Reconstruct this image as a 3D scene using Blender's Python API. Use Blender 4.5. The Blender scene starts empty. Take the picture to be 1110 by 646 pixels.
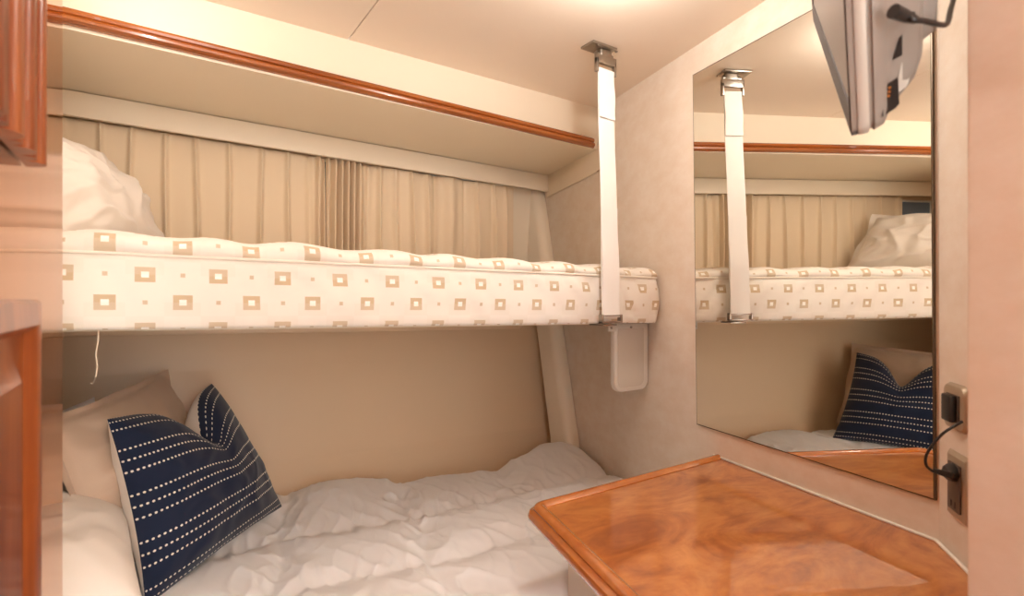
import bpy, bmesh, math, random
from mathutils import Vector, noise

# ------------------------------------------------------------------ scale: plan units (u) -> metres
S, H = 1.2, 1.15
def Wp(p): return Vector((p[0]*S, p[1]*S, H+p[2]*S))
sc = bpy.context.scene
col = sc.collection

# ------------------------------------------------------------------ camera
A = math.radians(56.3)
cam_d = bpy.data.cameras.new('camera'); cam = bpy.data.objects.new('camera', cam_d); col.objects.link(cam)
cam.location = (0, 0, H)
cam.rotation_euler = (math.pi/2, 0, A-math.pi/2)
cam_d.sensor_width = 36; cam_d.lens = 590/1110*36; cam_d.shift_y = 2/1110; cam_d.clip_start = .01
cam_d.dof.use_dof = True; cam_d.dof.focus_distance = 1.7; cam_d.dof.aperture_fstop = 5.0
sc.camera = cam
sc.view_settings.view_transform = 'Standard'; sc.view_settings.look = 'None'
sc.view_settings.exposure = 0.36; sc.view_settings.gamma = 1; sc.view_settings.use_curve_mapping = False

# ------------------------------------------------------------------ light
w = bpy.data.worlds.new('world'); sc.world = w; w.use_nodes = True
w.node_tree.nodes['Background'].inputs[0].default_value = (.96, 1.0, 1.0, 1)
w.node_tree.nodes['Background'].inputs[1].default_value = 5.3
DOWN = [((.0, 1.05), 2.1), ((.72, .70), 5.4), ((.22, -.22), 4.5), ((.36, -.75), 10.0)]  # last two are unseen fill lamps added behind the camera
def ceil_z(x): return .640-.009*x
for (lx, ly), p in DOWN:
    ld = bpy.data.lights.new('dome_lamp', 'POINT'); ld.shadow_soft_size = .028; ld.energy = p; ld.color = (1, .955, .90)
    lo = bpy.data.objects.new('downlight_lamp', ld); col.objects.link(lo); lo.location = Wp((lx, ly, ceil_z(lx)-.050))

# ------------------------------------------------------------------ helpers
def lin(c):
    c = c/255
    return c/12.92 if c <= .04045 else ((c+.055)/1.055)**2.4
def rgb(r, g, b): return (lin(r), lin(g), lin(b), 1)
F, CX, CY = 590, 555, 325
def ray(px, py):
    a, b = (px-CX)/F, -(py-CY)/F
    return (math.cos(A)+a*math.sin(A), math.sin(A)-a*math.cos(A), b)
def aty(px, py, y):
    r = ray(px, py); return (r[0]*y/r[1], y, r[2]*y/r[1])
WD = (.2233, .9748); WN = (.9748, -.2233); W0 = (1.234, 1.330)
def wx(y): return W0[0]+(y-W0[1])*WD[0]/WD[1]
def wpt(y, z, off=0): return (wx(y)-off*WN[0], y-off*WN[1], z)

class MB:
    def __init__(s): s.v = []; s.f = []; s.uv = []
    def add(s, vs, fs, uv=None):
        n = len(s.v); s.v += [tuple(v) for v in vs]; s.f += [tuple(i+n for i in f) for f in fs]
        s.uv += (uv if uv else [(0, 0)]*len(vs)); return s
    def box(s, a, b):
        x0, y0, z0 = a; x1, y1, z1 = b
        return s.add([(x0,y0,z0),(x1,y0,z0),(x1,y1,z0),(x0,y1,z0),(x0,y0,z1),(x1,y0,z1),(x1,y1,z1),(x0,y1,z1)],
                     [(0,3,2,1),(4,5,6,7),(0,1,5,4),(1,2,6,5),(2,3,7,6),(3,0,4,7)])
    def obox(s, c, ax, ay, az):   # centre, three half-axis vectors
        c, ax, ay, az = map(Vector, (c, ax, ay, az)); vs = []
        for k in (-1, 1):
            for i, j in ((-1,-1),(1,-1),(1,1),(-1,1)): vs.append(c+ax*i+ay*j+az*k)
        return s.add(vs, [(0,3,2,1),(4,5,6,7),(0,1,5,4),(1,2,6,5),(2,3,7,6),(3,0,4,7)])
    def prism(s, bot, top):       # two matching loops
        n = len(bot)
        return s.add(list(bot)+list(top), [tuple(range(n-1,-1,-1)), tuple(range(n, 2*n))]+[(i, (i+1)%n, n+(i+1)%n, n+i) for i in range(n)])
    def grid(s, rows, closed=False, uv=None):
        m, n = len(rows), len(rows[0]); vs = [p for r in rows for p in r]; fs = []
        for i in range(m-1):
            for j in range(n if closed else n-1):
                k = (j+1) % n; fs.append((i*n+j, i*n+k, (i+1)*n+k, (i+1)*n+j))
        return s.add(vs, fs, [q for r in uv for q in r] if uv else None)
    def tube(s, pts, r, n=10, cap=True):
        pts = [Vector(p) for p in pts]; rows = []; up = Vector((0,0,1))
        for i, p in enumerate(pts):
            t = (pts[min(i+1, len(pts)-1)]-pts[max(i-1, 0)]).normalized()
            u = t.cross(up if abs(t.z) < .95 else Vector((1,0,0))).normalized(); v = t.cross(u)
            rr = r[i] if isinstance(r, (list, tuple)) else r
            rows.append([p+(u*math.cos(a)+v*math.sin(a))*rr for a in [2*math.pi*k/n for k in range(n)]])
        b = len(s.v); s.grid(rows, closed=True)
        if cap:
            s.f.append(tuple(b+k for k in range(n))[::-1]); s.f.append(tuple(b+(len(rows)-1)*n+k for k in range(n)))
        return s
    def sweep(s, path, prof, up=Vector((0,0,1)), closed=False, side=1, cap=True):
        """path in plan units; prof = [(out, up)] ; out = to the right of travel * side"""
        P = [Vector(p) for p in path]; n = len(P); rows = []
        for i, p in enumerate(P):
            a = P[(i-1) % n] if (closed or i > 0) else None; b = P[(i+1) % n] if (closed or i < n-1) else None
            d1 = (p-a).normalized() if a is not None else None; d2 = (b-p).normalized() if b is not None else None
            if d1 is None: d1 = d2
            if d2 is None: d2 = d1
            t = (d1+d2).normalized(); o = t.cross(up).normalized()*side
            k = 1/max(.35, math.sqrt((1+d1.dot(d2))/2))
            rows.append([p+o*q[0]*k+up*q[1] for q in prof])
        if closed: rows.append(rows[0])
        b0 = len(s.v); s.grid([list(r) for r in rows], closed=True)
        if cap and not closed:
            m = len(prof); s.f.append(tuple(b0+k for k in range(m))); s.f.append(tuple(b0+(n-1)*m+k for k in range(m))[::-1])
        return s
    def build(s, name, mat, parent=None, smooth=False, bevel=0, seg=2, wn=False, uv=False):
        base = parent.matrix_world.translation if parent is not None else None
        if parent is not None:
            base = Vector((0,0,0)); q = parent
            while q is not None: base = base+q.location; q = q.parent
        ws = [Wp(p) for p in s.v]
        if base is None:
            xs = [p.x for p in ws]; ys = [p.y for p in ws]; zs = [p.z for p in ws]
            base = Vector(((min(xs)+max(xs))/2, (min(ys)+max(ys))/2, min(zs))); loc = base
        else: loc = Vector((0,0,0))
        me = bpy.data.meshes.new(name); me.from_pydata([p-base for p in ws], [], s.f)
        bm = bmesh.new(); bm.from_mesh(me)
        bmesh.ops.recalc_face_normals(bm, faces=bm.faces)
        if uv:
            L = bm.loops.layers.uv.new('uv'); bm.verts.ensure_lookup_table()
            for f in bm.faces:
                for l in f.loops: l[L].uv = s.uv[l.vert.index]
        if bevel:
            es = [e for e in bm.edges if len(e.link_faces) == 2 and e.calc_face_angle(0) > .5]
            bmesh.ops.bevel(bm, geom=es, offset=bevel, segments=seg, affect='EDGES', profile=.5, clamp_overlap=True)
        bm.to_mesh(me); bm.free()
        if smooth or bevel:
            for p in me.polygons: p.use_smooth = True
            if not smooth or smooth == 'auto':
                try: me.set_sharp_from_angle(angle=math.radians(38))
                except Exception: pass
        me.materials.append(mat)
        o = bpy.data.objects.new(name, me); col.objects.link(o); o.location = loc
        if parent is not None: o.parent = parent
        return o

def empty(name, p):
    o = bpy.data.objects.new(name, None); col.objects.link(o); o.location = Wp(p); o.empty_display_size = .05; return o
def tag(o, label, cat, group=None, kind=None):
    if label: o['label'] = label
    if cat: o['category'] = cat
    if group: o['group'] = group
    if kind: o['kind'] = kind
    return o
def struct(o, label=None):
    o['kind'] = 'structure'
    if label: o['label'] = label
    return o

# ------------------------------------------------------------------ materials
class E:
    """tiny expression wrapper over math nodes"""
    nt = None
    def __init__(s, sock): s.s = sock
    @staticmethod
    def op(name, *a):
        n = E.nt.nodes.new('ShaderNodeMath'); n.operation = name
        for i, x in enumerate(a):
            if isinstance(x, E): E.nt.links.new(x.s, n.inputs[i])
            else: n.inputs[i].default_value = x
        return E(n.outputs[0])
    def __add__(s, o): return E.op('ADD', s, o)
    def __sub__(s, o): return E.op('SUBTRACT', s, o)
    def __mul__(s, o): return E.op('MULTIPLY', s, o)
    def fract(s): return E.op('FRACT', s)
    def floor(s): return E.op('FLOOR', s)
    def abs(s): return E.op('ABSOLUTE', s)
    def lt(s, o): return E.op('LESS_THAN', s, o)
    def gt(s, o): return E.op('GREATER_THAN', s, o)
    def mod2(s): return E.op('FLOORED_MODULO', s, 2.0)

def mat(name, base, rough=.6, metal=0, coat=0, spec=.5, bump=None, var=None, sheen=0, coat_rough=.03, emit=None):
    m = bpy.data.materials.new(name); m.use_nodes = True; nt = m.node_tree; b = nt.nodes['Principled BSDF']
    b.inputs['Base Color'].default_value = base; b.inputs['Roughness'].default_value = rough
    b.inputs['Metallic'].default_value = metal; b.inputs['Coat Weight'].default_value = coat; b.inputs['Coat Roughness'].default_value = coat_rough
    b.inputs['Specular IOR Level'].default_value = spec; b.inputs['Sheen Weight'].default_value = sheen
    if emit: b.inputs['Emission Color'].default_value = emit[0]; b.inputs['Emission Strength'].default_value = emit[1]
    tc = nt.nodes.new('ShaderNodeTexCoord')
    if var:      # (other colour, scale xyz, detail)
        mp = nt.nodes.new('ShaderNodeMapping'); mp.inputs['Scale'].default_value = var[1]; nt.links.new(tc.outputs['Object'], mp.inputs[0])
        nz = nt.nodes.new('ShaderNodeTexNoise'); nz.inputs['Scale'].default_value = 1; nz.inputs['Detail'].default_value = var[2]; nz.inputs['Roughness'].default_value = .65
        nt.links.new(mp.outputs[0], nz.inputs['Vector'])
        rp = nt.nodes.new('ShaderNodeValToRGB'); rp.color_ramp.elements[0].position = .35; rp.color_ramp.elements[1].position = .65
        rp.color_ramp.elements[0].color = base; rp.color_ramp.elements[1].color = var[0]
        nt.links.new(nz.outputs['Fac'], rp.inputs[0]); nt.links.new(rp.outputs[0], b.inputs['Base Color'])
    if bump:     # (scale, strength, distance)
        nb = nt.nodes.new('ShaderNodeTexNoise'); nb.inputs['Detail'].default_value = 4; nb.inputs['Scale'].default_value = bump[0]
        nt.links.new(tc.outputs['Object'], nb.inputs['Vector'])
        bu = nt.nodes.new('ShaderNodeBump'); bu.inputs['Strength'].default_value = bump[1]; bu.inputs['Distance'].default_value = bump[2]
        nt.links.new(nb.outputs['Fac'], bu.inputs['Height']); nt.links.new(bu.outputs[0], b.inputs['Normal'])
    return m

def wood(name, dark, mid, light, scale, swirl=1.5, coat=1, rough=.25, rot=0, spec=.5):
    m = bpy.data.materials.new(name); m.use_nodes = True; nt = m.node_tree; b = nt.nodes['Principled BSDF']
    tc = nt.nodes.new('ShaderNodeTexCoord'); mp = nt.nodes.new('ShaderNodeMapping')
    mp.inputs['Scale'].default_value = scale; mp.inputs['Rotation'].default_value = (0, 0, rot)
    nt.links.new(tc.outputs['Object'], mp.inputs[0])
    n1 = nt.nodes.new('ShaderNodeTexNoise'); n1.inputs['Scale'].default_value = 1; n1.inputs['Detail'].default_value = 6
    n1.inputs['Distortion'].default_value = swirl; n1.inputs['Roughness'].default_value = .6
    nt.links.new(mp.outputs[0], n1.inputs['Vector'])
    n2 = nt.nodes.new('ShaderNodeTexNoise'); n2.inputs['Scale'].default_value = 7; n2.inputs['Detail'].default_value = 5; n2.inputs['Distortion'].default_value = .6
    nt.links.new(mp.outputs[0], n2.inputs['Vector'])
    E.nt = nt
    f = E(n1.outputs['Fac'])*.78+E(n2.outputs['Fac'])*.22
    rp = nt.nodes.new('ShaderNodeValToRGB'); cr = rp.color_ramp
    cr.elements[0].position = .36; cr.elements[0].color = dark; cr.elements[1].position = .64; cr.elements[1].color = light
    e = cr.elements.new(.5); e.color = mid
    nt.links.new(f.s, rp.inputs[0]); nt.links.new(rp.outputs[0], b.inputs['Base Color'])
    b.inputs['Roughness'].default_value = rough; b.inputs['Coat Weight'].default_value = coat; b.inputs['Coat Roughness'].default_value = .02
    b.inputs['Specular IOR Level'].default_value = spec
    return m

M = {}
M['ceiling'] = mat('ceiling_vinyl', rgb(242,226,208), .38, bump=(260, .05, .0005), spec=.3)
M['vinyl'] = mat('cream_vinyl', rgb(242,227,204), .42, bump=(300, .08, .0005), spec=.35)
M['hull'] = mat('hull_liner_vinyl', rgb(230,199,164), .34, bump=(300, .06, .0005), spec=.45)
M['wallcloth'] = mat('wall_fabric', rgb(236,223,208), .85, spec=.2, var=(rgb(229,212,193), (14, 14, 22), 8), bump=(420, .25, .0008))
M['floor'] = mat('floor_carpet', rgb(222,206,184), .95, bump=(500, .6, .003))
M['cherry'] = wood('varnished_cherry', rgb(140,70,24), rgb(164,88,34), rgb(186,108,46), (1.2, 26, 26), .6, coat=.6)
M['cherry_v'] = wood('varnished_cherry_upright', rgb(120,56,26), rgb(142,72,34), rgb(166,92,46), (26, 26, 1.6), .6, coat=.25, rough=.3, spec=.3)
M['door'] = wood('varnished_door_veneer', rgb(176,96,28), rgb(192,110,38), rgb(206,126,50), (14, 14, 1.5), .8, rough=.04, coat=0, spec=.30)
M['door'].node_tree.nodes['Principled BSDF'].inputs['IOR'].default_value = 1.2
M['door'].node_tree.nodes['Principled BSDF'].inputs['Metallic'].default_value = .8
M['door'].node_tree.nodes['Principled BSDF'].inputs['Specular Tint'].default_value = (.72, .42, .18, 1)
M['burl'] = wood('varnished_table_top', rgb(158,82,30), rgb(190,112,48), rgb(210,138,72), (3.6, 7, 7), 2.6, rot=.5, coat=1, rough=.28)
M['rim'] = wood('varnished_table_rim', rgb(168,90,32), rgb(188,108,42), rgb(204,126,56), (4, 4, 20), .5)
M['white_sheet'] = mat('white_cotton', rgb(246,244,244), .8, sheen=.15, bump=(900, .12, .0004), spec=.25)
M['pillow_white'] = mat('ivory_pillowcase', rgb(238,226,214), .75, sheen=.2, bump=(900, .12, .0004), spec=.25)
M['pillow_shaded'] = mat('shade_tinted_pillowcase', rgb(210,184,162), .75, sheen=.2, bump=(900, .12, .0004), spec=.25)  # tan stands in for the shade on a white pillow
M['curtain'] = mat('cream_curtain', rgb(236,213,182), .7, sheen=.15, bump=(700, .2, .0005), spec=.25)
M['webbing'] = mat('white_webbing', rgb(244,240,234), .7, bump=(1200, .3, .0005))
M['steel'] = mat('brushed_steel', rgb(176,168,158), .32, metal=1)
M['mirror'] = mat('mirror_silver', (.86, .85, .80, 1), .0, metal=1)
M['mirror_edge'] = mat('mirror_edge', rgb(110,96,80), .3, metal=.6)
M['whiteplastic'] = mat('white_plastic', rgb(232,226,216), .35)
M['greyplastic'] = mat('pale_grey_inset', rgb(212,204,192), .45)
M['silver'] = mat('silver_tv_plastic', rgb(150,140,132), .4, metal=.25)
M['silver2'] = mat('silver_light_plastic', rgb(192,184,174), .38, metal=.1)
M['bezel'] = mat('dark_bezel', rgb(74,66,62), .6, metal=0)
M['screen'] = mat('tv_glass_painted_reflection', rgb(120,152,154), .4, spec=.15)  # teal base paints in the reflection on the switched-off glass
M['black'] = mat('black_plastic', rgb(28,24,24), .4)
M['plate'] = mat('bronze_plate', rgb(178,158,134), .35, metal=.35)
M['socket'] = mat('brown_socket', rgb(92,76,66), .45)
M['glass'] = mat('blue_grey_glass', rgb(86,108,128), .08, spec=.8, coat=1)
M['gold'] = mat('brass_contact', rgb(210,180,120), .3, metal=1)
M['lens'] = mat('lamp_lens', rgb(250,240,225), .5, emit=((1, .88, .74, 1), 6))
M['thread'] = mat('cream_thread', rgb(222,204,180), .8)
M['caulk'] = mat('white_caulk', rgb(252,247,238), .5)

# checked mattress ticking (pattern woven into the cloth, laid out in the cloth's own UV)
m = mat('square_pattern_ticking', rgb(240,232,220), .8, sheen=.1, spec=.2, bump=(900, .15, .0004)); nt = m.node_tree; E.nt = nt
uvn = nt.nodes.new('ShaderNodeUVMap'); sp = nt.nodes.new('ShaderNodeSeparateXYZ'); nt.links.new(uvn.outputs[0], sp.inputs[0])
u, v = E(sp.outputs[0]), E(sp.outputs[1])
PU, PV = .0985, .0425
rv = (v-.0385)*(1/PV)+.5; ri = rv.floor(); dv = ((rv-ri)-.5).abs()*PV
uu = (u+.0076)*(1/PU)+ri.mod2()*.5+.5
du = ((uu.fract())-.5).abs()*PU
du2 = (((uu+.5).fract())-.5).abs()*PU
def rect(a, b): return du.lt(a)*dv.lt(b)
big = rect(.0132, .0115)-rect(.0050, .0045)
core = rect(.0050, .0045)
small = du2.lt(.0032)*dv.lt(.0032)
band = (((uu+.25).fract()).gt(.5))*((((rv+.5)*.5).fract()).gt(.5))
mx = nt.nodes.new('ShaderNodeMix'); mx.data_type = 'RGBA'; mx.inputs[6].default_value = rgb(240,232,220); mx.inputs[7].default_value = rgb(204,180,146)
nt.links.new((big*.95+small*.8).s, mx.inputs[0])
mx2 = nt.nodes.new('ShaderNodeMix'); mx2.data_type = 'RGBA'; nt.links.new(mx.outputs[2], mx2.inputs[6]); mx2.inputs[7].default_value = rgb(252,248,240)
nt.links.new(core.s, mx2.inputs[0])
mx3 = nt.nodes.new('ShaderNodeMix'); mx3.data_type = 'RGBA'; nt.links.new(mx2.outputs[2], mx3.inputs[6]); mx3.inputs[7].default_value = rgb(228,218,202)
nt.links.new((band*.22).s, mx3.inputs[0])
nt.links.new(mx3.outputs[2], nt.nodes['Principled BSDF'].inputs['Base Color'])
M['ticking'] = m
M['piping_tan'] = mat('tan_piping', rgb(176,150,120), .6)
M['piping'] = mat('ticking_piping', rgb(240,230,214), .7)

# navy cushion cover with rows of stitched dots
m = mat('navy_dotted_cloth', rgb(26,38,72), .8, sheen=.2, spec=.2, bump=(900, .2, .0004)); nt = m.node_tree; E.nt = nt
uvn = nt.nodes.new('ShaderNodeUVMap'); sp = nt.nodes.new('ShaderNodeSeparateXYZ'); nt.links.new(uvn.outputs[0], sp.inputs[0])
u, v = E(sp.outputs[0]), E(sp.outputs[1])
g = (v*4.6+.05).fract()
hh = ((g*4+.9).fract()-.5)*(1/(4*4.6)); ww = ((u*48).fract()-.5)*(1/48)
d2 = hh*hh*.8+ww*ww*.75
dots = d2.lt(.0047*.0047)*g.lt(.775)
mx = nt.nodes.new('ShaderNodeMix'); mx.data_type = 'RGBA'; mx.inputs[6].default_value = rgb(26,36,60); mx.inputs[7].default_value = rgb(236,226,210)
nt.links.new(dots.s, mx.inputs[0]); nt.links.new(mx.outputs[2], nt.nodes['Principled BSDF'].inputs['Base Color'])
M['navy'] = m

# ------------------------------------------------------------------ room shell
FZ = -H/S
b = MB()
def ceil_quad(x0, x1, y0, y1):
    z0, z1 = ceil_z(x0), ceil_z(x1)
    return [(x0,y0,z0),(x1,y0,z1),(x1,y1,z1),(x0,y1,z0)]
def slab(q, t): return q, [(p[0], p[1], p[2]+t) for p in q]
MB().prism(*slab(ceil_quad(-.62, .404, -1.2, 1.34), .03)).prism(*slab(ceil_quad(.4068, 1.6, -1.2, 1.34), .03)).build('ceiling', M['ceiling'])
struct(bpy.data.objects['ceiling'], 'cream vinyl ceiling panels with a thin seam')
struct(MB().box((-.7, -1.2, FZ-.05), (1.7, 2.0, FZ)).build('floor', M['floor']), 'beige carpeted floor')
# right wall, angled wall with outlets, near partition
def wall_slab(p, q, t, z0=FZ, z1=.66):
    d = Vector((q[0]-p[0], q[1]-p[1], 0)).normalized(); n = Vector((d.y, -d.x, 0))*t
    bot = [(p[0],p[1],z0),(q[0],q[1],z0),(q[0]+n.x,q[1]+n.y,z0),(p[0]+n.x,p[1]+n.y,z0)]
    return bot, [(a[0],a[1],z1) for a in bot]
struct(MB().prism(*wall_slab((wx(1.87), 1.87), (wx(.33), .33), -.05)).build('wall_right', M['wallcloth']), 'beige fabric covered cabin wall behind the mirror')
C0 = Vector((1.005, .330, 0)); DD = Vector((-.79, -.6131, 0)).normalized(); DN = Vector((-DD.y*-1, 0, 0))
DN = Vector((-.6131, .79, 0)).normalized()
q = C0+DD*.47
struct(MB().prism(*wall_slab((C0.x, C0.y), (q.x, q.y), -.05)).build('wall_angled', M['wallcloth']), 'short angled fabric wall holding the sockets')
PA = Vector((.562, .166, 0))
pb = PA-Vector((WD[0], WD[1], 0))*1.3
bot = [(PA.x,PA.y,FZ),(pb.x,pb.y,FZ),(pb.x+.06,pb.y,FZ),(PA.x+.06,PA.y-.013,FZ)]
struct(MB().prism(bot, [(p[0],p[1],.65) for p in bot]).build('wall_near', M['wallcloth'], bevel=.003), 'near fabric covered partition edge at the right')
# left end wall of the bunks and an unseen partition added beside the door against light leaks
struct(MB().box((-.53, .90, FZ), (-.50, 1.87, .66)).build('wall_left', M['hull']))
struct(MB().box((-.53, .87, FZ), (-.125, .90, .66)).build('wall_leak_stop', M['vinyl']))
# hull wall: profile extruded along x
prof = [(1.58, FZ), (1.60, -.60), (1.635, -.50), (1.648, -.455), (1.700, -.19), (1.72, -.05), (1.73, .05), (1.792, .06), (1.792, .60), (1.87, .60), (1.87, FZ)]
def hz(x): return -.020*x
MB().prism([(-.52, y, z+.010*(z > -.9)) for y, z in prof], [(1.40, y, z-.028*(z > -.9)) for y, z in prof]).build('wall_back', M['hull'])
struct(bpy.data.objects['wall_back'], 'sloping tan vinyl hull lining behind both bunks')
# fascia + soffit + valance
def L(a, s): return lambda x: a+s*x
zs = L(.513, -.0155); zv = L(.449, -.0165); xr = lambda y: wx(y)-.002
zf = L(.527, -.022)
X0 = -.50
b = MB().prism([(X0,1.33,zs(X0)),(xr(1.33),1.33,zs(1.234)),(xr(1.36),1.36,zs(1.24)),(X0,1.36,zs(X0))],
               [(X0,1.33,ceil_z(X0)),(xr(1.33),1.33,ceil_z(1.234)),(xr(1.36),1.36,ceil_z(1.24)),(X0,1.36,ceil_z(X0))])
struct(b.build('trim_1', M['vinyl']), 'cream vinyl fascia above the wooden moulding')
b = MB().prism([(X0,1.355,zs(X0)),(xr(1.355),1.355,zs(1.24)),(xr(1.83),1.83,zs(1.35)),(X0,1.83,zs(X0))],
               [(X0,1.355,zs(X0)+.02),(xr(1.355),1.355,zs(1.24)+.02),(xr(1.83),1.83,zs(1.35)+.02),(X0,1.83,zs(X0)+.02)])
struct(b.build('trim_2', M['vinyl']), 'cream soffit panel over the upper bunk')
b = MB().prism([(X0,1.707,zv(X0)),(xr(1.707),1.707,zv(1.3)),(xr(1.722),1.722,zv(1.3)),(X0,1.722,zv(X0))],
               [(X0,1.707,zs(X0)-.0025),(xr(1.707),1.707,zs(1.3)-.0025),(xr(1.722),1.722,zs(1.3)-.0025),(X0,1.722,zs(X0)-.0025)])
struct(b.build('trim_3', M['vinyl'], bevel=.002), 'cream pelmet board hiding the curtain heads')
# cream panel on the right wall beside the fascia
pts = [(1.2308,.6285),(1.2308,.50),(1.233,.475),(1.242,.448),(1.262,.432),(1.30,.425),(1.33,.421),(1.72,.408),(1.72,.515),(1.365,.515),(1.365,.629)]
b = MB().prism([wpt(y, z, .001) for y, z in pts], [wpt(y, z, .010) for y, z in pts])
struct(b.build('trim_4', M['vinyl'], bevel=.0015), 'cream vinyl side panel on the right wall')
struct(MB().tube([wpt(y, z, .0105) for y, z in [(1.2308, .62)]+pts[1:7]], .0016, 6).build('trim_7', M['piping_tan'], smooth=True), 'thin tan piping round the edge of the side panel')
# corner post following the hull
def post_y(z): return 1.762-.311*(.449-z)
rows = []
for z in [-.80, -.5, -.3, -.1, .1, .3, .44]:
    y = post_y(z) if z > -.6 else post_y(-.6); a = wpt(y, z, .002); r = []
    for t in [k/8 for k in range(9)]:
        an = t*math.pi/2
        r.append((a[0]-.050*math.sin(an)**.8 if t else a[0], a[1]+.030*(1-math.cos(an)) - .006*math.sin(math.pi*t), z))
    r.append((a[0]-.050, a[1]+.10, z)); r.append((a[0]+.018, a[1]+.10, z)); rows.append(r)
b = MB().grid(rows, closed=True); b.f.append(tuple(range(11))); b.f.append(tuple(range(66, 77)))
struct(b.build('trim_5', M['vinyl'], smooth='auto'), 'slanted cream corner post between hull and wall')
# ledger under the upper bunk on the hull wall
b = MB().prism([(X0,1.60,-.078),(1.10,1.60,-.105),(1.125,1.615,-.098),(1.125,1.735,-.098),(X0,1.735,-.078)],
               [(X0,1.60,-.045),(1.10,1.60,-.075),(1.125,1.615,-.078),(1.125,1.735,-.078),(X0,1.735,-.045)])
struct(b.build('trim_6', M['hull'], bevel=.004), 'tan ledger rail below the upper bunk')
# wooden moulding on the fascia
def trim_z(x): return .5225-.0215*x
prof = [(0, .027), (.010, .027), (.0165, .024), (.019, .019), (.017, .0145), (.0135, .0130), (.0185, .0105), (.0215, .006), (.021, .0015), (.016, -.002), (.006, -.003), (0, -.003)]
b = MB().sweep([(x, 1.3305, trim_z(x)) for x in (-.5, 0, .5, 1.0, 1.185)]+[(1.198, 1.3305, trim_z(1.198)), (1.204, 1.3305, trim_z(1.204))], [(p[0], p[1]) for p in prof], side=1)
# taper the rounded end
n = len(prof)
for k, f in ((1, .45), (2, .8)):
    for j in range(n):
        i = len(b.v)-k*n+j; v0 = b.v[i]; f2 = {1: .35, 2: .82}[k]
        b.v[i] = (v0[0], 1.3305-(1.3305-v0[1])*f2, v0[2])
tr = b.build('wooden_moulding', M['cherry'], smooth='auto')
tag(tr, 'long varnished cherry moulding along the cream fascia above the upper bunk', 'moulding')

# window behind the curtain
wn = MB().box((-.47, 1.780, .12), (1.05, 1.791, .45)).build('window_1', M['whiteplastic'], bevel=.003); struct(wn, 'long hull window behind the curtains')
MB().box((-.455, 1.777, .13), (1.03, 1.7798, .44)).build('window_pane', M['glass'], wn)

struct(MB().box((1.06, 1.782, .07), (1.315, 1.790, .47)).build('trim_8', M['vinyl']), 'cream end panel beside the hull window')
# downlight fixtures, the last two dressing the added fill lamps
for i, ((lx, ly), p) in enumerate(DOWN):
    r = empty('ceiling_lamp', (lx, ly, ceil_z(lx)))
    places = ['above the left half of the upper bunk', 'above the wooden table', 'added unseen for fill above the doorway beside the varnished door', 'added unseen for fill furthest behind the table']
    tag(r, 'small domed ceiling lamp '+places[i], 'light')
    rows = []
    for rr, zz in ((.055, 0), (.055, -.004), (.050, -.007), (.043, -.006), (.040, -.001)):
        rows.append([(lx+rr*math.cos(a), ly+rr*math.sin(a), ceil_z(lx)+zz) for a in [2*math.pi*k/32 for k in range(32)]])
    MB().grid(rows, closed=True).build('ring', M['whiteplastic'], r, smooth=True)
    c = [(lx+.041*math.cos(a), ly+.041*math.sin(a), ceil_z(lx)-.0015) for a in [2*math.pi*k/32 for k in range(32)]]
    dm = [[(lx+rr*math.cos(a), ly+rr*math.sin(a), ceil_z(lx)-zz) for a in [2*math.pi*k/32 for k in range(32)]] for rr, zz in ((.041, .002), (.040, .006), (.034, .012), (.024, .0165), (.012, .0185), (.001, .019))]
    MB().grid(dm, closed=True).build('lens', M['lens'], r, smooth=True)

# ------------------------------------------------------------------ glossy door at the left (open, seen edge-on)
DX = -.087
dr = empty('door_1', (DX, .2, FZ)); struct(dr, 'open varnished cabin door beside the bunks'); dr['kind'] = 'structure'
MB().box((DX-.028, -.55, FZ+.01), (DX, .85, .615)).build('door_slab', M['door'], dr, bevel=.0015)
# upper fluted pilaster: upright beads cut off square at the bottom
fl_ = []
y = .612
for wd_, hh_ in ((.026, .0125), (.020, .009), (.034, .0125), (.016, .008), (.034, .0125), (.022, .009), (.036, .0125), (.02, .008), (.04, .0125)):
    for k in range(7):
        t = k/6; fl_.append((DX+.003+hh_*math.sin(math.pi*t)**.55 if 0 < t < 1 else DX+.003, y-wd_*t))
    y -= wd_
pb0 = [(DX+.0002, .612)]+fl_+[(DX+.0002, y)]
MB().prism([(x, yy, .113) for x, yy in pb0], [(x, yy, .60) for x, yy in pb0]).build('fluted_moulding', M['cherry_v'], dr, smooth='auto')
# lower framed panel: stile with bead, rail and recessed field
mp_ = [(0, 0), (0, .008), (.004, .0115), (.026, .0125), (.030, .010), (.034, .004), (.038, .0035), (.060, .0035), (.075, .009), (.076, .0095)]
z0, z1, ys0, ys1 = -.93, .0005, -.46, .606
rows = []
for (y, z), (sy, sz) in zip([(ys1, z1), (ys1, z0), (ys0, z0), (ys0, z1)], [(-1,-1),(-1,1),(1,1),(1,-1)]):
    rows.append([(DX+h+.0002, y+sy*o, z+sz*o*.8) for o, h in mp_])
rows.append(rows[0])
MB().grid(rows).build('panel_frame', M['cherry_v'], dr, smooth='auto')
MB().prism([(DX+.0002, ys0+.074, z0+.06), (DX+.0002, ys1-.074, z0+.06), (DX+.0002, ys1-.074, z1-.06), (DX+.0002, ys0+.074, z1-.06)],
           [(DX+.0096, ys0+.075, z0+.061), (DX+.0096, ys1-.075, z0+.061), (DX+.0096, ys1-.075, z1-.061), (DX+.0096, ys0+.075, z1-.061)]).build('raised_panel', M['cherry_v'], dr)

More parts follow.
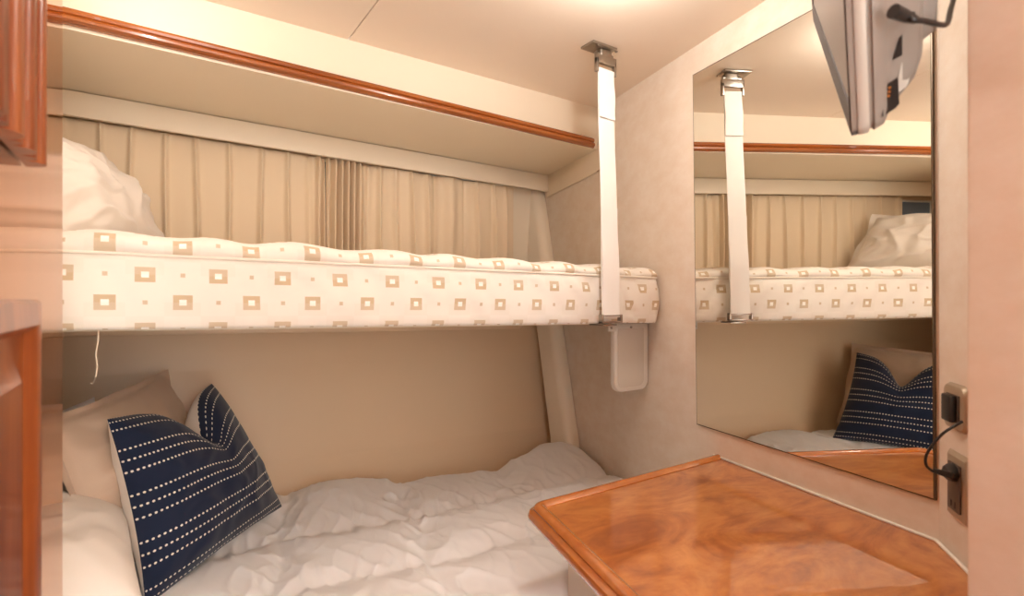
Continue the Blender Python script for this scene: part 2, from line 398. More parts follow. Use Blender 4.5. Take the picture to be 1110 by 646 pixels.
# ------------------------------------------------------------------ mirror
mr = empty('wall_mirror', wpt(.6, -.31, 0)); tag(mr, 'large frameless mirror with thin dark edge on the right fabric wall', 'mirror')
TL, BL, TR, BR = (.876, .5595), (.8614, -.3066), (.3376, .5478), (.3325, -.3069)
def q4(o, g=0): return [wpt(TL[0]-g, TL[1]-g, o), wpt(BL[0]-g, BL[1]+g, o), wpt(BR[0]+g, BR[1]+g, o), wpt(TR[0]+g, TR[1]-g, o)]
MB().prism(q4(.0005), q4(.005)).build('backing', M['mirror_edge'], mr)
MB().prism(q4(.0046, .0022), q4(.0056, .0022)).build('mirror_glass', M['mirror'], mr)

# ------------------------------------------------------------------ upper bunk: board, mattress
def zb(x): return -.045-.015*x
ub = empty('upper_bunk', (.35, 1.3, -.07)); tag(ub, 'thin cream upper bunk board carrying the patterned mattress', 'bunk bed')
y1 = 1.62
MB().prism([(-.49,1.08,zb(-.49)-.006),(wx(1.08)-.02,1.08,zb(1.15)-.006),(wx(y1)-.08,y1,zb(1.22)-.006),(-.49,y1,zb(-.49)-.006)],
           [(-.49,1.08,zb(-.49)-.001),(wx(1.08)-.02,1.08,zb(1.15)-.001),(wx(y1)-.08,y1,zb(1.22)-.001),(-.49,y1,zb(-.49)-.001)]).build('bunk_board', M['vinyl'], ub, bevel=.002)
# hanging plate with rounded lower corners
def rrect(x0, x1, z0, z1, r, n=6, top=True):
    pts = []
    for cx, cz, a0 in ((x1-r, z0+r, -90), (x1-r, z1-r, 0), (x0+r, z1-r, 90), (x0+r, z0+r, 180)):
        if not top and a0 in (0, 90): pts.append((x1 if a0 == 0 else x0, z1)); continue
        for k in range(n+1):
            a = math.radians(a0+90*k/n); pts.append((cx+r*math.cos(a), cz+r*math.sin(a)))
    return pts
bp = rrect(1.040, 1.1700, -.250, -.064, .028, top=False)
pl = MB().prism([(x, 1.080, z) for x, z in bp], [(x, 1.062, z) for x, z in bp]).build('support_plate', M['whiteplastic'], ub, bevel=.004, seg=3)
bi = rrect(1.050, 1.150, -.238, -.078, .020, top=False)
MB().prism([(x, 1.063, z) for x, z in bi], [(x, 1.0605, z) for x, z in bi]).build('plate_inset', M['greyplastic'], pl)
hg = MB().box((1.018, 1.062, -.084), (1.045, 1.067, -.060)).build('hinge_tab', M['whiteplastic'], ub, bevel=.001)
for x in (1.026, 1.10):
    b = MB().tube([(x, 1.0635, -.075), (x, 1.0585, -.075)], .003, 8); b.build('screw', M['steel'], ub)

# mattress: perimeter loop x profile
def rounded_poly(P, R, n):
    out = []
    for i, p in enumerate(P):
        a = Vector(P[i-1]); c = Vector(P[(i+1) % len(P)]); p = Vector(p); r = R[i]
        d1 = (a-p).normalized(); d2 = (c-p).normalized(); th = math.acos(max(-1, min(1, d1.dot(d2)))); t = r/math.tan(th/2)
        c0 = p+(d1+d2).normalized()*(r/math.sin(th/2)); s = p+d1*t; e = p+d2*t
        v0 = s-c0; v1 = e-c0; an = math.atan2(v0.x*v1.y-v0.y*v1.x, v0.dot(v1))
        for k in range(n+1):
            q = an*k/n; out.append((c0.x+v0.x*math.cos(q)-v0.y*math.sin(q), c0.y+v0.x*math.sin(q)+v0.y*math.cos(q)))
    return out
def resample(P, step):
    out = []; n = len(P)
    for i in range(n):
        a, c = Vector(P[i]), Vector(P[(i+1) % n]); Ln = (c-a).length
        if Ln < 1e-6: continue
        m = max(1, int(Ln/step))
        for k in range(m): out.append(a+(c-a)*k/m)
    return out
yb = 1.60
loop = rounded_poly([(-.485, 1.0), (wx(1.0)-.004, 1.0), (wx(yb)-.10, yb), (-.485, yb)], [.03, .034, .05, .03], 8)
loop = resample(loop, .006); N = len(loop)
nrm = []; arc = [0]
for i in range(N):
    t = (loop[(i+1) % N]-loop[i-1]).normalized(); nrm.append(Vector((t.y, -t.x)))
    if i: arc.append(arc[-1]+(loop[i]-loop[i-1]).length)
arc0 = min(range(N), key=lambda i: (loop[i]-Vector((0, 1.0))).length)
def zt(x): return -.0085*x
prof = [(-.020, -.0445, 0), (-.006, -.045, .2), (-.001, -.040, .5), (.000, -.028, 1), (.002, -.014, 1), (.003, 0, 1), (.003, .014, 1), (.002, .028, 1), (.001, .040, 1), (-.001, .050, .9), (-.001, .058, .7), (-.003, .064, .3), (-.004, .067, .05),
        (-.004, .070, .05), (.000, .073, .5), (.001, .079, .8), (-.003, .086, 1), (-.010, .092, 1), (-.020, .096, 1), (-.034, .0985, 1), (-.055, .100, 1), (-.085, .101, 1), (-.12, .1015, 1)]
rows, uvs = [], []
for k, (o, z, a) in enumerate(prof):
    r, ru = [], []
    for i, p in enumerate(loop):
        x = p.x; s = arc[i]
        low = max(0, min(1, (z+.045)/.11))
        # soft vertical tufts / creases of the ticking
        d = .0055*noise.noise(Vector((s*14, z*16, 1.3)))+.0038*noise.noise(Vector((s*30+z*25, z*30, 7)))
        if z > .066: d += .0035*noise.noise(Vector((s*11, 3, z*10)))+.004*math.sin(s*43+2*noise.noise(Vector((s*5, 0, 0))))*.5
        edge = math.exp(-((x-1.02)/.14)**2)*(p.y < 1.05)
        cr = .006*edge*max(0, math.sin(s*75+z*70))**3
        oo = o+a*(d-cr); zz = z+(0 if z < .066 else a*.0035*math.sin(s*43+2*noise.noise(Vector((s*5, 0, 0)))+1.3)+.003*a*noise.noise(Vector((s*9, z, 5))))
        tilt = (zt(x)+max(0, min(1, (z-.066)/.03))*.008*(.55-x)) if z > 0 else -.015*x*(-z/.045)+zt(x)*(1+z/.045)
        q = p+nrm[i]*oo
        r.append((q.x, q.y, zz+tilt)); ru.append((s-arc[arc0], z if z < .07 else .07+(z-.07)*.6-min(0, o)))
    rows.append(r); uvs.append(ru)
for t in (.25, .6, 1.0):
    r, ru = [], []
    for i, p in enumerate(loop):
        q0 = p+nrm[i]*prof[-1][0]; sx = max(-.25, min(.95, q0.x)); c = Vector((sx, 1.3)); q = q0.lerp(c, t)
        r.append((q.x, q.y, .1015+.003*math.sin(q.x*40)*math.sin(q.y*40)+zt(q.x)+.008*(.55-q.x))); ru.append((q.x, q.y))
    rows.append(r); uvs.append(ru)
mt = MB().grid(rows, closed=True, uv=uvs).build('bunk_mattress', M['ticking'], smooth=True, uv=True)
tag(mt, 'white upper bunk mattress with brown woven squares and piped edge', 'mattress')
for nm, z0, o0 in (('top_piping', .0685, -.002), ):
    pp = [(p.x+nrm[i].x*o0+nrm[i].x*.001*noise.noise(Vector((arc[i]*20, 0, 0))), p.y+nrm[i].y*o0, z0+zt(p.x)+.0012*noise.noise(Vector((arc[i]*12, 4, 0)))) for i, p in enumerate(loop)]
    MB().tube(pp+[pp[0]], .0028, 6, cap=False).build(nm, M['piping'], mt, smooth=True)
# loose thread hanging below
th = MB().tube([(-.0626, 1.012, -.046), (-.0625, 1.010, -.060), (-.0655, 1.010, -.080), (-.0635, 1.010, -.098), (-.0650, 1.010, -.112), (-.0685, 1.010, -.1235), (-.0715, 1.010, -.1225)], .0011, 6).build('hanging_thread', M['thread'], smooth=True)
tag(th, 'thin cream cord end dangling below the left part of the upper mattress', 'cord')

# ------------------------------------------------------------------ bunk strap
st = empty('bunk_strap', (.945, .985, -.06)); tag(st, 'white webbing strap hanging from a steel ceiling bracket to the upper bunk edge', 'strap')
Ht = Vector((.9475, 1.000, .573)); Hb = Vector((.940, .974, -.042)); hw = .0265
rows = []
for sgn in (1, -1):
    pass
def strap_rows(a, c, w0, w1, th, n=40):
    fr, bk = [], []
    for i in range(n+1):
        t = i/n; p = a.lerp(c, t); ww = w0+(w1-w0)*t; wob = .0015*math.sin(t*9)
        fr.append([(p.x-ww+2*ww*j/6, p.y-th+wob-(.0006 if j in (1, 5) else 0), p.z+ (2*ww*j/6-ww)*-.03) for j in range(7)])
        bk.append([(p.x-ww+2*ww*j/6, p.y+th+wob, p.z+(2*ww*j/6-ww)*-.03) for j in range(6, -1, -1)])
    return [f+b_ for f, b_ in zip(fr, bk)]
MB().grid(strap_rows(Ht, Hb, .0255, .0272, .0012), closed=True).build('webbing', M['webbing'], st, smooth='auto')
# stitched double layer along the lower part and at the top
Hm = Ht.lerp(Hb, .56)
MB().grid(strap_rows(Hm+Vector((0,-.003,0)), Hb+Vector((0,-.003,0)), .0268, .0278, .0012, 20), closed=True).build('webbing_overlap', M['webbing'], st, smooth='auto')
MB().grid(strap_rows(Ht+Vector((0,-.003,0)), Ht.lerp(Hb, .20)+Vector((0,-.003,0)), .0255, .026, .0012, 10), closed=True).build('webbing_loop', M['webbing'], st, smooth='auto')
cz = ceil_z(.95)
br = MB().box((.896, .988, cz-.006), (.976, 1.035, cz-.0005)).build('ceiling_plate', M['steel'], st, bevel=.0015)
MB().box((.930, .997, cz-.030), (.968, 1.018, cz-.006)).build('hinge_block', M['steel'], br, bevel=.006, seg=3)
MB().tube([(.921, 1.006, cz-.020), (.974, 1.006, cz-.020)], .006, 12).build('hinge_pin', M['steel'], br, smooth='auto')
for x in (.918, .978): MB().tube([(x, .994, cz-.006), (x, .994, cz-.0085)], .004, 10).build('screw', M['steel'], br)
b = MB().box((.915, .9945, .563), (.921, 1.0055, .598)).box((.974, .9945, .561), (.980, 1.0055, .596)).box((.915, .9945, .585), (.980, 1.0055, .606))
b.build('buckle_loop', M['steel'], st, bevel=.0015)
b = MB().box((.906, .967, -.056), (.911, .981, -.036)).box((.969, .967, -.056), (.974, .981, -.036)).box((.906, .967, -.056), (.974, .981, -.052)).box((.906, .968, -.040), (.974, .978, -.037))
b.build('lower_buckle', M['steel'], st, bevel=.001)
MB().box((.92, .978, -.064), (.965, 1.03, -.060)).build('hook_plate', M['steel'], st, bevel=.001)

# ------------------------------------------------------------------ curtains
def curtain(name, x0, x1, ridges, tight, label, ztop=.452, zbot=.02, seed=0, yb_=1.752):
    xs = []; x = x0
    while x < x1-1e-6:
        xs.append(x); x += .0016 if any(a <= x <= c for a, c, _ in tight) else .0026
    xs.append(x1); rows, nz = [], 30
    for k in range(nz+1):
        t = k/nz; z = ztop+(zbot-ztop)*t; r = []
        for x in xs:
            o = 0
            for rx, amp, wd in ridges:
                dx = x-rx+.004*math.sin(t*3+rx*20)
                o += (1.35 if seed < 3 else 1.9)*amp*(math.exp(-(dx/wd)**2))*(.6+.5*min(1, t*3)) if amp > 0 else amp*math.exp(-(dx/wd)**2)
            for a, c, nf in tight:
                if a <= x <= c:
                    ph = (x-a)/(c-a); e = math.sin(math.pi*ph)**.35
                    o += e*(.021*math.sin(ph*nf*2*math.pi+.6*math.sin(t*4)+ph*t*1.2)+.010)
            # soft swell between the pleats, puckered close to the heading
            o += (.004 if seed < 3 else .012)*noise.noise(Vector((x*13, t*1.2, seed)))+.0018*noise.noise(Vector((x*45, t*9, seed)))*math.exp(-t*6)
            o += .0018*math.sin(x*80+seed)*(1-math.exp(-t*3))
            r.append((x, yb_-o, z-.0165*x))
        rows.append(r)
    back = [[(p[0], p[1]+.0012, p[2]) for p in r] for r in rows]
    b = MB().grid(rows); n0 = len(b.v); b.grid([r[::-1] for r in back])
    return b.build(name, M['curtain'], smooth=True)
def cx_(px): return aty(px, 200, 1.75)[0]
r1 = [(-.263, .011, .006)]+[(-.18, .012, .006)]+[(cx_(p), .013, .0055) for p in (107, 141, 181, 213, 247, 283, 313)]
c1 = curtain('curtain', -.292, cx_(352), r1+[(cx_(336), -.010, .010)], [(cx_(342), cx_(352), 1)], '', seed=1)
tag(c1, 'pleated cream curtain covering the left two thirds of the hull window', 'curtain')
r2 = [(cx_(p), a_, w_) for p, a_, w_ in ((400, -.012, .010), (412, .010, .007), (430, .008, .009), (446, .012, .006), (462, .010, .008), (471, -.016, .009), (487, .014, .022), (504, -.006, .007), (517, .012, .006), (535, .012, .007), (547, .006, .006))]
c2 = curtain('curtain', cx_(353), cx_(557), r2, [(cx_(353), cx_(394), 6)], '', seed=5, yb_=1.750)
tag(c2, 'shorter cream curtain with tightly bunched folds ending near the corner post', 'curtain')

# ------------------------------------------------------------------ pillows
def pillow(name, BL, BR, TR, TL, thick, mats, parent=None, seed=0, dent=None, n=56, pinch=.05, wr=.01, flange=0, pw=.5, parts=('front', 'back')):
    BL, BR, TR, TL = map(Vector, (BL, BR, TR, TL))
    nf = (BR-BL).cross(TL-BL).normalized()    # front normal
    def pos(u, v, s):
        a = 1-pinch*4*v*(1-v)*1.0; bq = 1-pinch*4*u*(1-u)
        uu = .5+(u-.5)*a; vv = .5+(v-.5)*bq
        p = BL*(1-uu)*(1-vv)+BR*uu*(1-vv)+TR*uu*vv+TL*(1-uu)*vv
        eu = min(1, max(0, (min(u, 1-u)-flange)/(.5-flange))); ev = min(1, max(0, (min(v, 1-v)-flange)/(.5-flange)))
        prof = ((1-(1-eu)**2)*(1-(1-ev)**2))**pw
        h = thick/2*prof
        q = Vector((u*3+seed, v*3, s*2+seed))
        h += wr*prof*(noise.noise(q*1.1)*1.0+.6*noise.noise(q*2.6))
        # creases running out of the corners and seams
        ed = max(0, 1-min(eu, ev)*1.6)
        cu = noise.noise(Vector((math.atan2(v-.5, u-.5)*5, seed, s)))
        h += wr*.55*ed*prof**.5*cu
        rd = 1-abs(noise.noise(Vector((u*4+v*2+seed*3, v*5-u*3, seed))))*2
        h += wr*.7*max(0, rd-.45)*prof
        if dent:
            u0, dd, dw, fw_ = dent
            g_ = math.exp(-(abs(u-u0)/dw)**1.5)*v**3.6
            p = p-(TL-BL+TR-BR).normalized()*dd*g_
            h = h*(1-.35*g_)+s*0
            p = p+nf*fw_*g_
        if flange:
            fl = 1-min(1, min(min(u, 1-u), min(v, 1-v))/flange) if flange else 0
            p = p+nf*.008*fl*math.sin(u*17+seed)*math.cos(v*13+seed*2)
        return p+nf*s*h
    out = []
    g1 = [[pos(j/n, i/n, 1) for j in range(n+1)] for i in range(n+1)]
    g2 = [[pos(j/n, i/n, -1) for j in range(n, -1, -1)] for i in range(n+1)]
    ua = [0]; va = [0]; m_ = n//4
    for j in range(n): ua.append(ua[-1]+(g1[m_][j+1]-g1[m_][j]).length); va.append(va[-1]+(g1[j+1][m_]-g1[j][m_]).length)
    uv1 = [[(ua[j]/ua[-1], va[i]/va[-1]) for j in range(n+1)] for i in range(n+1)]
    if len(mats) == 1:
        b = MB().grid(g1); b.grid(g2); return b.build(name, mats[0], parent, smooth=True)
    b = MB().grid(g1, uv=uv1); o1 = b.build(parts[0], mats[0], parent, smooth=True, uv=True)
    o2 = MB().grid(g2).build(parts[1], mats[1], parent, smooth=True)
    return o1, o2

p4 = pillow('pillow', (-.14, 1.22, .10), (.055, 1.715, .095), (-.10, 1.700, .365), (-.27, 1.24, .325), .15, [M['pillow_white']], seed=3.3, wr=.026, pinch=.06, flange=.05, n=80)
tag(p4, 'creased ivory pillow leaning at the left end of the upper bunk', 'pillow')
p1 = pillow('pillow', (-.07, 1.16, -.50), (.15, 1.60, -.50), (.035, 1.655, -.180), (-.15, 1.17, -.200), .12, [M['pillow_shaded']], seed=9.1, wr=.016, pinch=.03, flange=.04, n=80)
tag(p1, 'flanged white pillow with shade painted in as sand colour, standing behind the navy cushion', 'pillow')
p3 = pillow('pillow', (-.19, 1.10, -.50), (-.07, 1.56, -.50), (-.105, 1.585, -.225), (-.31, 1.12, -.245), .09, [M['white_sheet']], seed=4.4, wr=.014, pinch=.03)
tag(p3, 'white pillow tucked rearmost behind the shade-tinted pillow', 'pillow')
p2 = pillow('pillow', (-.38, .99, -.455), (-.005, 1.00, -.470), (-.035, 1.30, -.41), (-.40, 1.30, -.40), .23, [M['pillow_white']], seed=6.2, wr=.014, pinch=.02, pw=.42)
tag(p2, 'plump ivory pillow lying flat at the left below the navy cushion', 'pillow')
nv = empty('throw_pillow', (.12, 1.30, -.525)); tag(nv, 'navy throw cushion with rows of white stitched dots and cream back', 'pillow')
pillow('cushion', (-.005, 1.135, -.535), (.280, 1.462, -.522), (.128, 1.520, -.205), (-.062, 1.205, -.212), .155, [M['navy'], M['pillow_white']], nv, seed=2.0,
       dent=(.56, .115, .14, .015), wr=.007, pinch=.065, n=90, parts=('front_cover', 'back_cover'))

# ------------------------------------------------------------------ lower bunk
lb = empty('lower_bunk', (.35, 1.2, FZ)); tag(lb, 'cream lower bunk base under the white bedding', 'bunk bed')
MB().prism([(-.495,.80,FZ+.002),(wx(.8)-.01,.80,FZ+.002),(wx(1.56)-.01,1.56,FZ+.002),(-.495,1.56,FZ+.002)],
           [(-.495,.80,-.68),(wx(.8)-.01,.80,-.68),(wx(1.56)-.01,1.56,-.68),(-.495,1.56,-.68)]).build('bunk_base', M['vinyl'], lb, bevel=.004)
MB().prism([(-.49,.79,-.679),(wx(.79)-.012,.79,-.679),(wx(1.56)-.07,1.56,-.679),(-.49,1.56,-.679)],
           [(-.49,.79,-.665),(wx(.79)-.012,.79,-.665),(wx(1.56)-.07,1.56,-.665),(-.49,1.56,-.665)]).build('bunk_lip', M['cherry'], lb, bevel=.004)
mz = empty('bed_mattress', (.35, 1.2, -.664)); tag(mz, 'white lower bunk mattress beneath the duvet', 'mattress')
MB().prism([(-.48,.81,-.664),(wx(.81)-.02,.81,-.664),(wx(1.56)-.10,1.56,-.664),(-.48,1.56,-.664)],
           [(-.48,.81,-.59),(wx(.81)-.02,.81,-.59),(wx(1.56)-.10,1.56,-.59),(-.48,1.56,-.59)]).build('mattress_body', M['white_sheet'], mz, bevel=.02, seg=4)
# duvet: height field with quilted boxes and creases
def lerp_pts(x, T):
    if x <= T[0][0]: return T[0][1]
    for (a, ya), (c, yc) in zip(T, T[1:]):
        if x <= c:
            t = (x-a)/(c-a); t = t*t*(3-2*t); return ya+(yc-ya)*t
    return T[-1][1]
BACK = [(-.48, 1.575), (.30, 1.595), (.44, 1.59), (.66, 1.54), (.87, 1.505), (1.05, 1.51), (1.16, 1.555), (1.30, 1.57)]
NX, NY = 360, 230
def seam_y(k, x): return [.80, 1.03-.035*(x-.3)+.008*math.sin(x*9), 1.275-.03*(x-.5)+.010*math.sin(x*7+1), 1.49][k]
SX = [-.45, -.10, .22, .53, .85, 1.16]
rows = []
for j in range(NY+1):
    tv = j/NY; r = []
    for i in range(NX+1):
        tu = i/NX
        y0 = .765+.012*math.sin(tu*15); 
        xx = -.48+tu*(1.72)
        yB = lerp_pts(xx, BACK); y = y0+(yB-y0)*tv
        xR = wx(y)-.012-(.05*max(0, (y-1.42)/.15) if y > 1.42 else 0); x = -.48+tu*(xR+.48)
        # quilting
        dq = 1e9
        for k in range(1, 3): dq = min(dq, abs(y-seam_y(k, x)))
        for sx in SX[1:-1]: dq = min(dq, abs(x-sx-.25*(y-1.2)+.01*math.sin(y*20)))
        puff = 1-math.exp(-(dq/.045)**1.3)
        near = math.exp(-(dq/.07)**2)
        z = -.554+.024*puff
        z += .008*noise.noise(Vector((x*3.2, y*3.2, .5)))
        # ridged creases, stretched away from the seams
        n1 = 1-abs(noise.noise(Vector((x*13+y*6, y*5-x*4, 2.2))))*2.2; n2 = 1-abs(noise.noise(Vector((x*24-y*10, y*10+x*9, 5.7))))*2.2
        n3 = noise.noise(Vector((x*55+y*18, y*24-x*12, 9.1)))
        z += .0056*max(0, n1)**2*(.35+.8*near)+.0050*max(0, n2)**2*(.3+near)+.0011*n3*(.4+near)
        # crest towards the back left, as the duvet is pushed up there
        z += .020*math.exp(-((x-.40)/.17)**2-((y-1.50)/.10)**2)+.034*math.exp(-((x-1.14)/.16)**2-((y-1.48)/.11)**2)
        z += .012*math.exp(-((x-.25)/.3)**2)
        # edges roll down
        ef = (y-y0); eb = (yB-y); er = (xR-x)
        def roll(d, R): return 0 if d >= R else -(R-math.sqrt(max(0, R*R-(R-d)**2)))
        z += roll(eb, .045)*1.3+roll(er, .020)*1.0+roll(ef, .055)*1.6
        if ef < .004 or eb < .002 or er < .0005: z = -.588
        r.append((x, y, z))
    rows.append(r)
dv_ = MB().grid(rows).build('duvet', M['white_sheet'], smooth=True)
tag(dv_, 'rumpled white quilted duvet spread over the lower bunk', 'duvet')

# ------------------------------------------------------------------ table with raised rim
tb = empty('bedside_table', (.75, .5, FZ)); tag(tb, 'varnished burl wood table with rounded rim fitted against the mirror wall', 'table')
TZ = -.370
P0 = Vector((wx(.8155)-.004, .8155)); P1 = Vector((.585, .8075)); P2 = Vector((.352, .02)); 
corner = rounded_poly([(P0.x, P0.y), (.562, .806), (P2.x, P2.y), (.66, .02)], [.001, .040, .001, .001], 10)
arc_c = corner[11:22]
path = [(P0.x, P0.y)]+[tuple(c) for c in arc_c]+[(P2.x, P2.y)]
prof = [(-.032, -.006), (-.032, .0015), (-.028, .0045), (-.024, .0072), (-.018, .0078), (-.012, .0055), (-.0085, .001), (-.009, -.002), (-.006, -.0045), (-.001, -.006), (.002, -.011), (.0015, -.017), (-.003, -.022), (-.012, -.024), (-.032, -.024)]
SIDE = 1
b = MB().sweep([(x, y, TZ) for x, y in path], [(o-.002, z) for o, z in prof], side=SIDE)
rim = b.build('rim', M['rim'], tb, smooth='auto')
q = C0+DD*.45
q = C0+DD*.42
poly = [(P0.x, P0.y-.01)]+[(x+.012, y-.012) for x, y in arc_c]+[(P2.x+.01, P2.y), (.515, .02), (.553, .176), (.625, .170), (q.x, q.y+.003), (C0.x-.003, C0.y)]
MB().prism([(x, y, TZ-.020) for x, y in poly], [(x, y, TZ) for x, y in poly]).build('table_top', M['burl'], tb)
cb = [(wx(.78)-.008, .78), (.640, .775), (.43, .04), (.51, .04), (.545, .19), (.66, .19), (C0.x-.02, C0.y+.01)]
MB().prism([(x, y, FZ+.002) for x, y in cb], [(x, y, TZ-.0205) for x, y in cb]).build('cabinet_body', M['whiteplastic'], tb, bevel=.002)
ck = [(P0.x+.001, P0.y-.008, TZ+.002), (C0.x-.003, C0.y+.003, TZ+.002), (q.x-.001, q.y+.003, TZ+.002)]
MB().tube(ck, .0030, 8).build('caulk_line', M['caulk'], tb, smooth=True)

# ------------------------------------------------------------------ sockets on the angled wall
def wp(u, z, o): p = C0+DD*u+DN*o; return (p.x, p.y, z)
def wbox(b, u0, u1, z0, z1, o0, o1):
    return b.prism([wp(u0,z0,o0),wp(u1,z0,o0),wp(u1,z1,o0),wp(u0,z1,o0)], [wp(u0,z0,o1),wp(u1,z0,o1),wp(u1,z1,o1),wp(u0,z1,o1)])
s1 = empty('switch_plate', wp(.06, -.19, 0)); tag(s1, 'rounded bronze wall plate with black module above the lower socket', 'switch')
pr = rrect(.028, .098, -.186, -.119, .014)
MB().prism([wp(u_, z_, .0003) for u_, z_ in pr], [wp(.063+(u_-.063)*.9, -.1525+(z_+.1525)*.9, .006) for u_, z_ in pr]).build('cover_plate', M['plate'], s1, bevel=.001)
wbox(MB(), .046, .084, -.172, -.134, .0061, .008).build('module', M['socket'], s1)
s2 = empty('wall_socket', wp(.07, -.32, 0)); tag(s2, 'brown double wall socket in bronze plate just above the table', 'socket')
b = MB(); b.prism([wp(.038,-.312,.0003),wp(.104,-.312,.0003),wp(.104,-.216,.0003),wp(.038,-.216,.0003)], [wp(.044,-.306,.006),wp(.098,-.306,.006),wp(.098,-.222,.006),wp(.044,-.222,.006)])
b.build('cover_plate', M['plate'], s2, bevel=.001)
fc = wbox(MB(), .053, .089, -.297, -.231, .0061, .009).build('socket_face', M['socket'], s2, bevel=.0008)
for u_ in (.064, .076): wbox(MB(), u_, u_+.0025, -.292, -.283, .0091, .0096).build('slot', M['black'], fc)
# black adapter with looping cord
ad = empty('power_adapter', wp(.065, -.17, .008)); tag(ad, 'black adapter with looping cord plugged in beside the mirror edge', 'charger')
wbox(MB(), .052, .080, -.172, -.134, .0082, .017).build('adapter_body', M['black'], ad, bevel=.003)
def rp(px, py, t): r = ray(px, py); return (r[0]*t, r[1]*t, r[2]*t)
cpts = [rp(1043, 457, .735), rp(1034, 462, .735), rp(1022, 470, .74), rp(1011, 482, .745), rp(1004, 494, .75), rp(1004, 504, .752), rp(1010, 510, .752), rp(1018, 513, .75)]
def smooth_path(P, n=8):
    P = [Vector(p) for p in P]; out = []
    for i in range(len(P)-1):
        p0, p1, p2, p3 = P[max(0, i-1)], P[i], P[i+1], P[min(len(P)-1, i+2)]
        for k in range(n):
            t = k/n; out.append(.5*((2*p1)+(p2-p0)*t+(2*p0-5*p1+4*p2-p3)*t*t+(3*p1-p0-3*p2+p3)*t**3))
    return out+[P[-1]]
MB().tube(smooth_path(cpts), .0019, 8).build('cord', M['black'], ad, smooth=True)
e0 = Vector(rp(1012, 510, .752)); e1 = Vector(rp(1030, 515, .748)); e2 = Vector(wp(.073, -.243, .010))
MB().tube([e0, e0.lerp(e1, .5), e1], [.0028, .0042, .0048], 10).build('strain_relief', M['black'], ad, smooth='auto')
MB().tube([e1, e1.lerp(e2, .3), e1.lerp(e2, .6), e2], [.005, .007, .011, .013], 12).build('plug', M['black'], ad, smooth='auto')

# ------------------------------------------------------------------ television hung near the camera
RT = Vector((math.sin(A), -math.cos(A), 0)); FW = Vector((math.cos(A), math.sin(A), 0)); UP = Vector((0, 0, 1))
def cf(r, u_, f): return RT*r+UP*u_+FW*f
Ct = Vector(ray(930, 149))*.5
E1 = cf(-.043, .094, -.060).normalized(); E2 = cf(.105, .265, .25); E2 = (E2-E1*E1.dot(E2)).normalized(); NN = E1.cross(E2).normalized()
if NN.dot(RT) < 0: NN = -NN
L1, L2 = .19, .44
def tp(a, c, n_): return Ct+E1*a+E2*c+NN*n_
tv = empty('television', tp(L1/2, L2/2, 0)/1); tag(tv, 'small silver flat television hung from the ceiling in front of the mirror', 'television')
def rr_loop(ia, n_, r):
    pts = rrect(ia, L1-ia, ia, L2-ia, r, 5)
    return [tp(a, c, n_) for a, c in pts]
secs = [(.003, -.0040, .010), (.0, -.0045, .012), (.0, .000, .012), (.0, .009, .012), (.0015, .0105, .012), (.0015, .012, .012), (.0, .0135, .012), (.002, .021, .014), (.007, .025, .016), (.012, .029, .018), (.026, .048, .022), (.036, .054, .022)]
rows = [rr_loop(*s_) for s_ in secs]
b = MB().grid(rows, closed=True); n = len(rows[0]); b.f.append(tuple(range(n))); b.f.append(tuple(range((len(rows)-1)*n, len(rows)*n)))
hs = b.build('housing', M['silver'], tv, smooth='auto')
# front frame and screen
def ring(b, o0, i0, n0, n1):
    A_, B_ = rr_loop(o0, n0, .010), rr_loop(o0, n1, .010); C_, D_ = rr_loop(i0, n1, .003), rr_loop(i0, n0, .003)
    return b.grid([A_, B_, C_, D_], closed=True)
def fl(a0, a1, c0, c1, n_): return [tp(a0, c0, n_), tp(a1, c0, n_), tp(a1, c1, n_), tp(a0, c1, n_)]
MB().grid([fl(.002, L1-.002, .002, L2-.002, 0), fl(.002, L1-.002, .002, L2-.002, -.0048), fl(.006, L1-.006, .0025, L2-.004, -.0056), fl(.030, L1-.017, .0032, L2-.017, -.0054), fl(.032, L1-.019, .004, L2-.019, -.0015)], closed=True).build('bezel', M['bezel'], tv, smooth='auto')
MB().prism(fl(.031, L1-.018, .0035, L2-.018, -.0021),
           fl(.031, L1-.018, .0035, L2-.018, -.0035)).build('screen', M['screen'], tv)
# light strip of the housing nearest the front
b = MB().grid([rr_loop(-.001, .0005, .013), rr_loop(-.0015, .002, .013), rr_loop(-.0015, .008, .013), rr_loop(-.001, .0092, .013)], closed=True); b.build('front_band', M['silver2'], tv, smooth='auto')
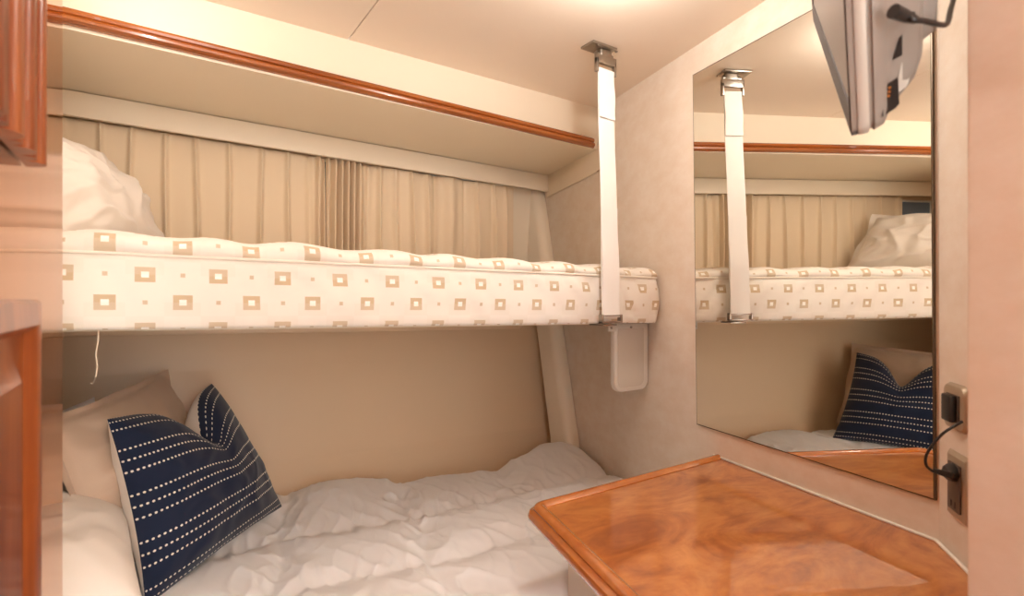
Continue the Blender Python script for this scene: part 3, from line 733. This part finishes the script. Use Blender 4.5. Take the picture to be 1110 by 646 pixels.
# dark socket bays in the sloping rear of the housing
p_a = tp(0, .012, .029); pd = (tp(0, .036, .054)-p_a).normalized(); pn = pd.cross(E1).normalized()
if pn.dot(p_a) > 0: pn = -pn
def on_tv(px, py, o):
    rr_ = Vector(ray(px, py)); return rr_*((p_a+pn*o).dot(pn)/rr_.dot(pn))
def bay(name, poly, mt_, o0=-.001, o1=.0012): return MB().prism([on_tv(x, y_, o0) for x, y_ in poly], [on_tv(x, y_, o1) for x, y_ in poly]).build(name, mt_, tv)
bay('socket_bay', [(975, 40), (986, 33), (992, 54), (981, 58), (968, 65)], M['black'])
b2 = bay('socket_bay', [(962, 91), (973, 84), (974, 100), (975, 112), (971, 117), (956, 127)], M['black'])
bay('bay_rib', [(981, 59), (991, 55), (988, 78), (983, 94), (974, 100), (974, 84), (977, 70)], M['silver2'])
for k_ in range(3): MB().tube([on_tv(964.5-k_*.6, 95+4.5*k_, .001), on_tv(964.5-k_*.6, 95+4.5*k_, .0025)], .0012, 8).build('connector', M['gold'], b2)
# rear module
b = MB(); b.prism([tp(.05, .045, .045), tp(L1-.05, .045, .045), tp(L1-.05, .16, .045), tp(.05, .16, .045)], [tp(.060, .055, .068), tp(L1-.06, .055, .068), tp(L1-.06, .15, .068), tp(.06, .15, .068)])
rmod = b.build('rear_module', M['silver'], tv, bevel=.004, seg=3)

P = lambda px, py, t: Vector(ray(px, py))*t
arm = MB().tube([tp(L1*.6, .12, .06), tp(L1*.6, .12, .085), Vector((.70, .28, .56)), Vector((.70, .28, ceil_z(.7)-.001))], .011, 12).build('mount_arm', M['silver'], tv, smooth='auto')
cab = [tp(L1*.42, .06, .055), rp(985, 20, .43), rp(1003, 23, .43), rp(1020, 27, .44), rp(1027, 25, .45), rp(1030, 12, .47), rp(1034, -10, .50), rp(1030, -60, .56)]
MB().tube(smooth_path(cab), .0022, 8).build('power_cord', M['black'], tv, smooth=True)
MB().tube([rp(968, 12, .425), rp(982, 18, .43), rp(993, 22, .43)], [.0055, .0045, .003], 10).build('cord_plug', M['black'], tv, smooth='auto')
